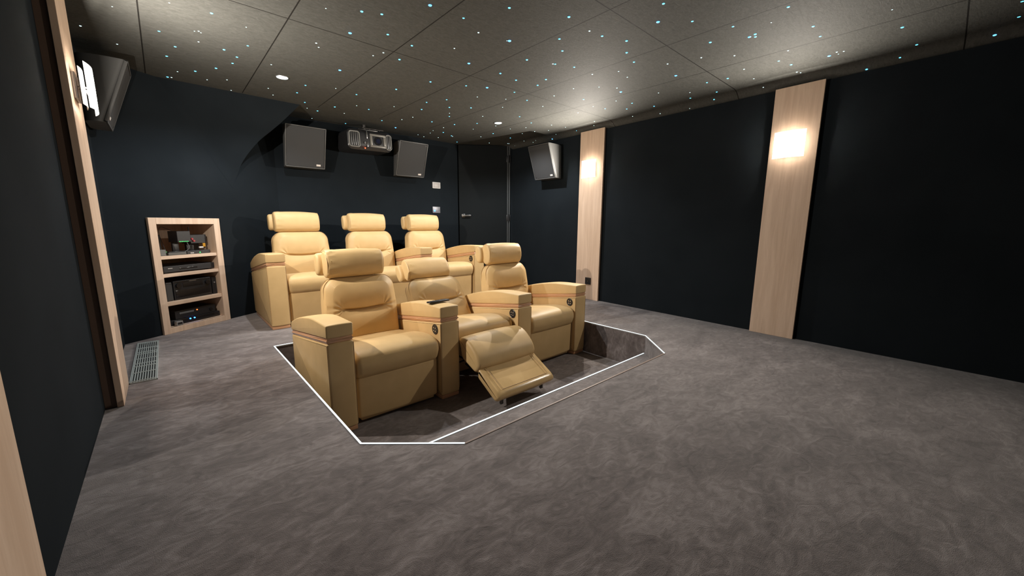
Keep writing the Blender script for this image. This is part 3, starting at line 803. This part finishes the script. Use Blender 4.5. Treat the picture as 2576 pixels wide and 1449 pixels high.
# ------------------------------------------------------------------ floor grate
t = thing('floor_grate', 'long galvanised ventilation grate set in the carpet at the left', 'floor grate', (-.25, 3.09, 0))
W_, L_ = .126, 1.02
bm = bmesh.new()
for a, b in (((0, 0), (.006, L_)), ((W_ - .006, 0), (W_, L_)), ((0, 0), (W_, .006)), ((0, L_ - .006), (W_, L_))): box(bm, (a[0], a[1], .0005), (b[0], b[1], .008), .001)
obj('frame', bm, galv, t, smooth=False)
obj('duct_well', bx((.005, .005, .0003), (W_ - .005, L_ - .005, .0018)), pitdark, t, smooth=False)
for k in range(10):
    x = .010 + k * (W_ - .020) / 9
    obj('bar', bx((x - .0027, .006, .002), (x + .0027, L_ - .006, .008), .0008), galv, t, smooth=False)
for y in (.018, .19, .33, .40, .52, .65, .70, .82, .985):
    bm = bmesh.new(); cyl(bm, (.006, y, .0085), (W_ - .006, y, .0085), .0032, 8); obj('cross_rod', bm, galv, t)

# ------------------------------------------------------------------ ceiling lights and stars
for p, lb in zip(DOWNLIGHTS, ('round recessed ceiling downlight over the left rear seat', 'round recessed ceiling downlight near the right wall, over the right rear seat')):
    t = thing('downlight', lb, 'ceiling light', p, group='recessed downlights')
    bm = bmesh.new(); tube(bm, [(.043 * math.cos(q), .043 * math.sin(q), -.002) for q in [2 * PI * k / 32 for k in range(32)]], .003, 8, True); obj('rim', bm, silver, t)
    bm = bmesh.new(); cyl(bm, (0, 0, -.0045), (0, 0, .002), .040, 32); obj('lens', bm, down_m, t)
STARS = [(0.15,2.925,2.102,0),(0.328,2.902,2.101,1),(0.107,3.383,2.102,1),(0.269,3.233,2.102,0),(0.288,3.215,2.101,0),(0.3,3.232,2.102,0),(0.497,2.958,2.102,0),(0.297,3.398,2.101,0),(0.186,3.595,2.101,1),(0.544,3.247,2.102,1),(0.434,3.427,2.1,1),(0.145,3.834,2.101,1),(0.516,3.513,2.101,1),(0.507,3.667,2.101,1),(0.426,3.865,2.1,1),(0.21,4.157,2.101,0),(0.312,4.049,2.1,1),(0.153,4.36,2.1,1),(0.177,4.35,2.1,0),(0.396,4.219,2.101,0),(0.518,4.109,2.101,0),(0.577,4.4,2.101,0),(0.724,3.5,2.101,0),(0.811,4.113,2.101,0),(0.88,4.292,2.101,0),(1.027,4.068,2.101,1),(1.031,3.807,2.101,1),(1.156,4.333,2.101,1),(1.226,4.531,2.101,0),(1.375,4.926,2.101,0),(1.333,4.56,2.1,1),(1.42,4.287,2.1,1),(1.573,4.465,2.101,0),(1.732,4.895,2.101,1),(1.248,3.711,2.101,0),(1.136,3.262,2.101,2),(1.441,3.751,2.101,1),(1.568,4.094,2.101,0),(1.708,4.138,2.101,1),(1.992,4.472,2.101,1),(2.254,4.677,2.1,2),(1.857,3.868,2.101,0),(2.14,4.273,2.1,0),(2.182,4.094,2.1,0),(1.646,3.371,2.1,1),(1.385,2.766,2.1,1),(1.253,2.737,2.1,0),(1.22,2.832,2.101,0),(1.347,2.506,2.101,1),(1.164,2.468,2.101,1),(0.984,2.608,2.101,2),(0.869,2.896,2.1,0),(0.899,2.951,2.101,0),(0.787,2.415,2.102,0),(0.944,2.312,2.1,1),(1.038,2.265,2.101,1),(1.192,2.002,2.101,2),(2.028,3.519,2.101,1),(2.108,3.763,2.1,1),(2.439,4.125,2.1,1),(2.648,4.842,2.101,0),(2.764,4.896,2.1,0),(1.774,3.006,2.1,1),(2.669,4.491,2.101,0),(2.715,4.641,2.101,0),(1.4,1.99,2.102,1),(1.564,2.067,2.1,0),(1.576,2.35,2.101,0),(1.522,1.734,2.101,1),(1.763,2.03,2.102,0),(1.775,2.019,2.1,2),(1.79,2.485,2.101,2),(2.082,2.474,2.1,1),(2.045,2.882,2.101,1),(2.203,2.795,2.1,2),(2.268,2.497,2.1,1),(2.058,2.152,2.1,1),(2.481,2.46,2.1,1),(2.435,2.321,2.1,1),(2.455,2.723,2.101,1),(2.527,2.924,2.101,0),(2.696,2.811,2.101,1),(2.263,2.067,2.101,1),(2.247,2.075,2.1,0),(2.135,1.887,2.101,1),(1.991,1.787,2.101,1),(1.831,1.576,2.1,1),(2.408,2.007,2.101,1),(2.767,2.307,2.101,0),(2.787,2.55,2.1,0),(2.943,2.841,2.1,0),(2.158,1.583,2.101,1),(2.325,1.515,2.1,1),(2.476,1.608,2.1,1),(2.652,1.658,2.101,1),(2.721,1.83,2.101,0),(2.621,2.001,2.1,0),(2.875,1.85,2.101,0),(2.897,2.136,2.101,0),(3.028,2.045,2.1,0),(3.138,2.077,2.1,2),(3.066,2.431,2.1,1),(3.313,2.504,2.101,0),(3.329,2.25,2.101,0),(3.499,2.184,2.101,1),(3.63,2.323,2.101,1),(3.463,2.467,2.101,1),(3.377,2.745,2.101,0),(2.047,1.596,2.1,0),(2.097,1.153,2.101,1),(2.252,1.265,2.101,2),(2.391,1.129,2.102,1),(2.735,1.164,2.1,1),(2.929,1.3,2.1,0),(2.86,1.51,2.1,0),(3.123,1.574,2.101,2),(3.457,1.471,2.101,1),(3.405,1.865,2.101,0),(3.597,1.672,2.101,0),(3.755,1.737,2.101,1),(3.745,2.089,2.101,1),(3.874,1.571,2.076,1),(3.913,1.808,2.054,0),(3.91,2.108,2.065,0),(3.881,2.406,2.089,0),(3.935,2.383,2.056,0),(3.787,2.836,2.1,0),(3.902,2.926,2.089,0),(3.929,3.206,2.083,1),(3.981,3.654,2.058,2),(3.759,3.242,2.101,0),(3.552,3.281,2.1,0),(3.726,3.49,2.101,0),(3.923,3.54,2.091,0),(3.64,3.649,2.1,0),(3.31,3.377,2.101,1),(3.422,3.582,2.1,0),(3.03,3.274,2.101,1),(3.606,3.842,2.101,0),(3.326,3.761,2.101,0),(3.663,4.14,2.1,1),(2.671,3.139,2.101,0),(2.727,3.54,2.1,0),(2.864,3.827,2.101,1),(3.097,3.765,2.1,0),(3.329,4.101,2.1,1),(2.999,4.087,2.101,0),(3.328,4.364,2.1,0),(3.663,4.603,2.1,0),(3.882,4.444,2.1,0),(3.985,4.402,2.077,0),(3.901,4.438,2.1,0),(3.925,4.144,2.097,0),(3.981,4.017,2.068,0),(3.96,3.945,2.081,0),(3.284,4.872,2.101,1),(3.001,4.581,2.1,1),(3.036,4.608,2.1,0),(2.699,4.05,2.1,1),(2.687,4.273,2.1,0),(2.817,4.489,2.1,1),(2.931,4.801,2.1,0),(2.448,3.371,2.1,1),(2.291,3.054,2.101,0),(2.126,3.316,2.101,1),(2.279,3.507,2.1,1),(2.395,3.686,2.101,0),(2.465,3.797,2.101,1),(2.627,0.994,2.102,1),(2.84,0.972,2.102,2),(2.825,0.936,2.1,1),(2.864,0.946,2.101,1),(2.618,0.719,2.101,1),(2.738,0.829,2.102,0),(2.969,0.677,2.101,1),(3.152,0.676,2.102,1),(3.063,1.132,2.1,0),(3.373,1.17,2.1,0),(3.242,0.863,2.101,0),(3.391,0.953,2.102,1),(3.53,0.91,2.1,1),(3.642,1.184,2.101,0),(3.483,1.322,2.1,1),(3.756,1.507,2.101,1),(3.851,1.173,2.08,0),(3.858,1.227,2.08,0),(3.867,0.53,2.05,1),(3.837,0.361,2.071,1),(3.743,0.283,2.101,1),(3.364,0.328,2.1,1),(3.818,-0.041,2.074,2),(3.676,-0.115,2.102,1),(3.445,-0.109,2.102,1),(3.545,0.695,2.101,2),(3.505,0.648,2.1,0),(3.555,0.647,2.102,0),(3.525,0.615,2.101,0),(3.726,0.918,2.1,0),(3.764,0.902,2.101,0),(3.853,0.849,2.075,0),(3.06,0.35,2.102,0),(-0.081,3.186,2.102,0),(-0.243,3.615,2.1,0),(-0.1,3.808,2.101,0)]
protos = []
for s, (r, lb) in enumerate(((.0054, 'faint small white star light point in the dark ceiling'), (.0078, 'bluish star light point of medium size in the dark ceiling'), (.0105, 'large bright blue star light point in the dark ceiling'))):
    bm = bmesh.new(); bmesh.ops.create_uvsphere(bm, u_segments=12, v_segments=6, radius=r, matrix=Matrix.Diagonal((1, 1, .5, 1)))
    me = bpy.data.meshes.new('ceiling_star'); bm.to_mesh(me); bm.free(); me.materials.append(star[s]); protos.append((me, lb))
for x, y, z, s in STARS:
    me, lb = protos[s]; o = bpy.data.objects.new('ceiling_star', me); C.objects.link(o); o.location = (x, y, z)
    tag(o, lb, 'star light', ('small', 'medium', 'large')[s] + ' star lights in the ceiling')
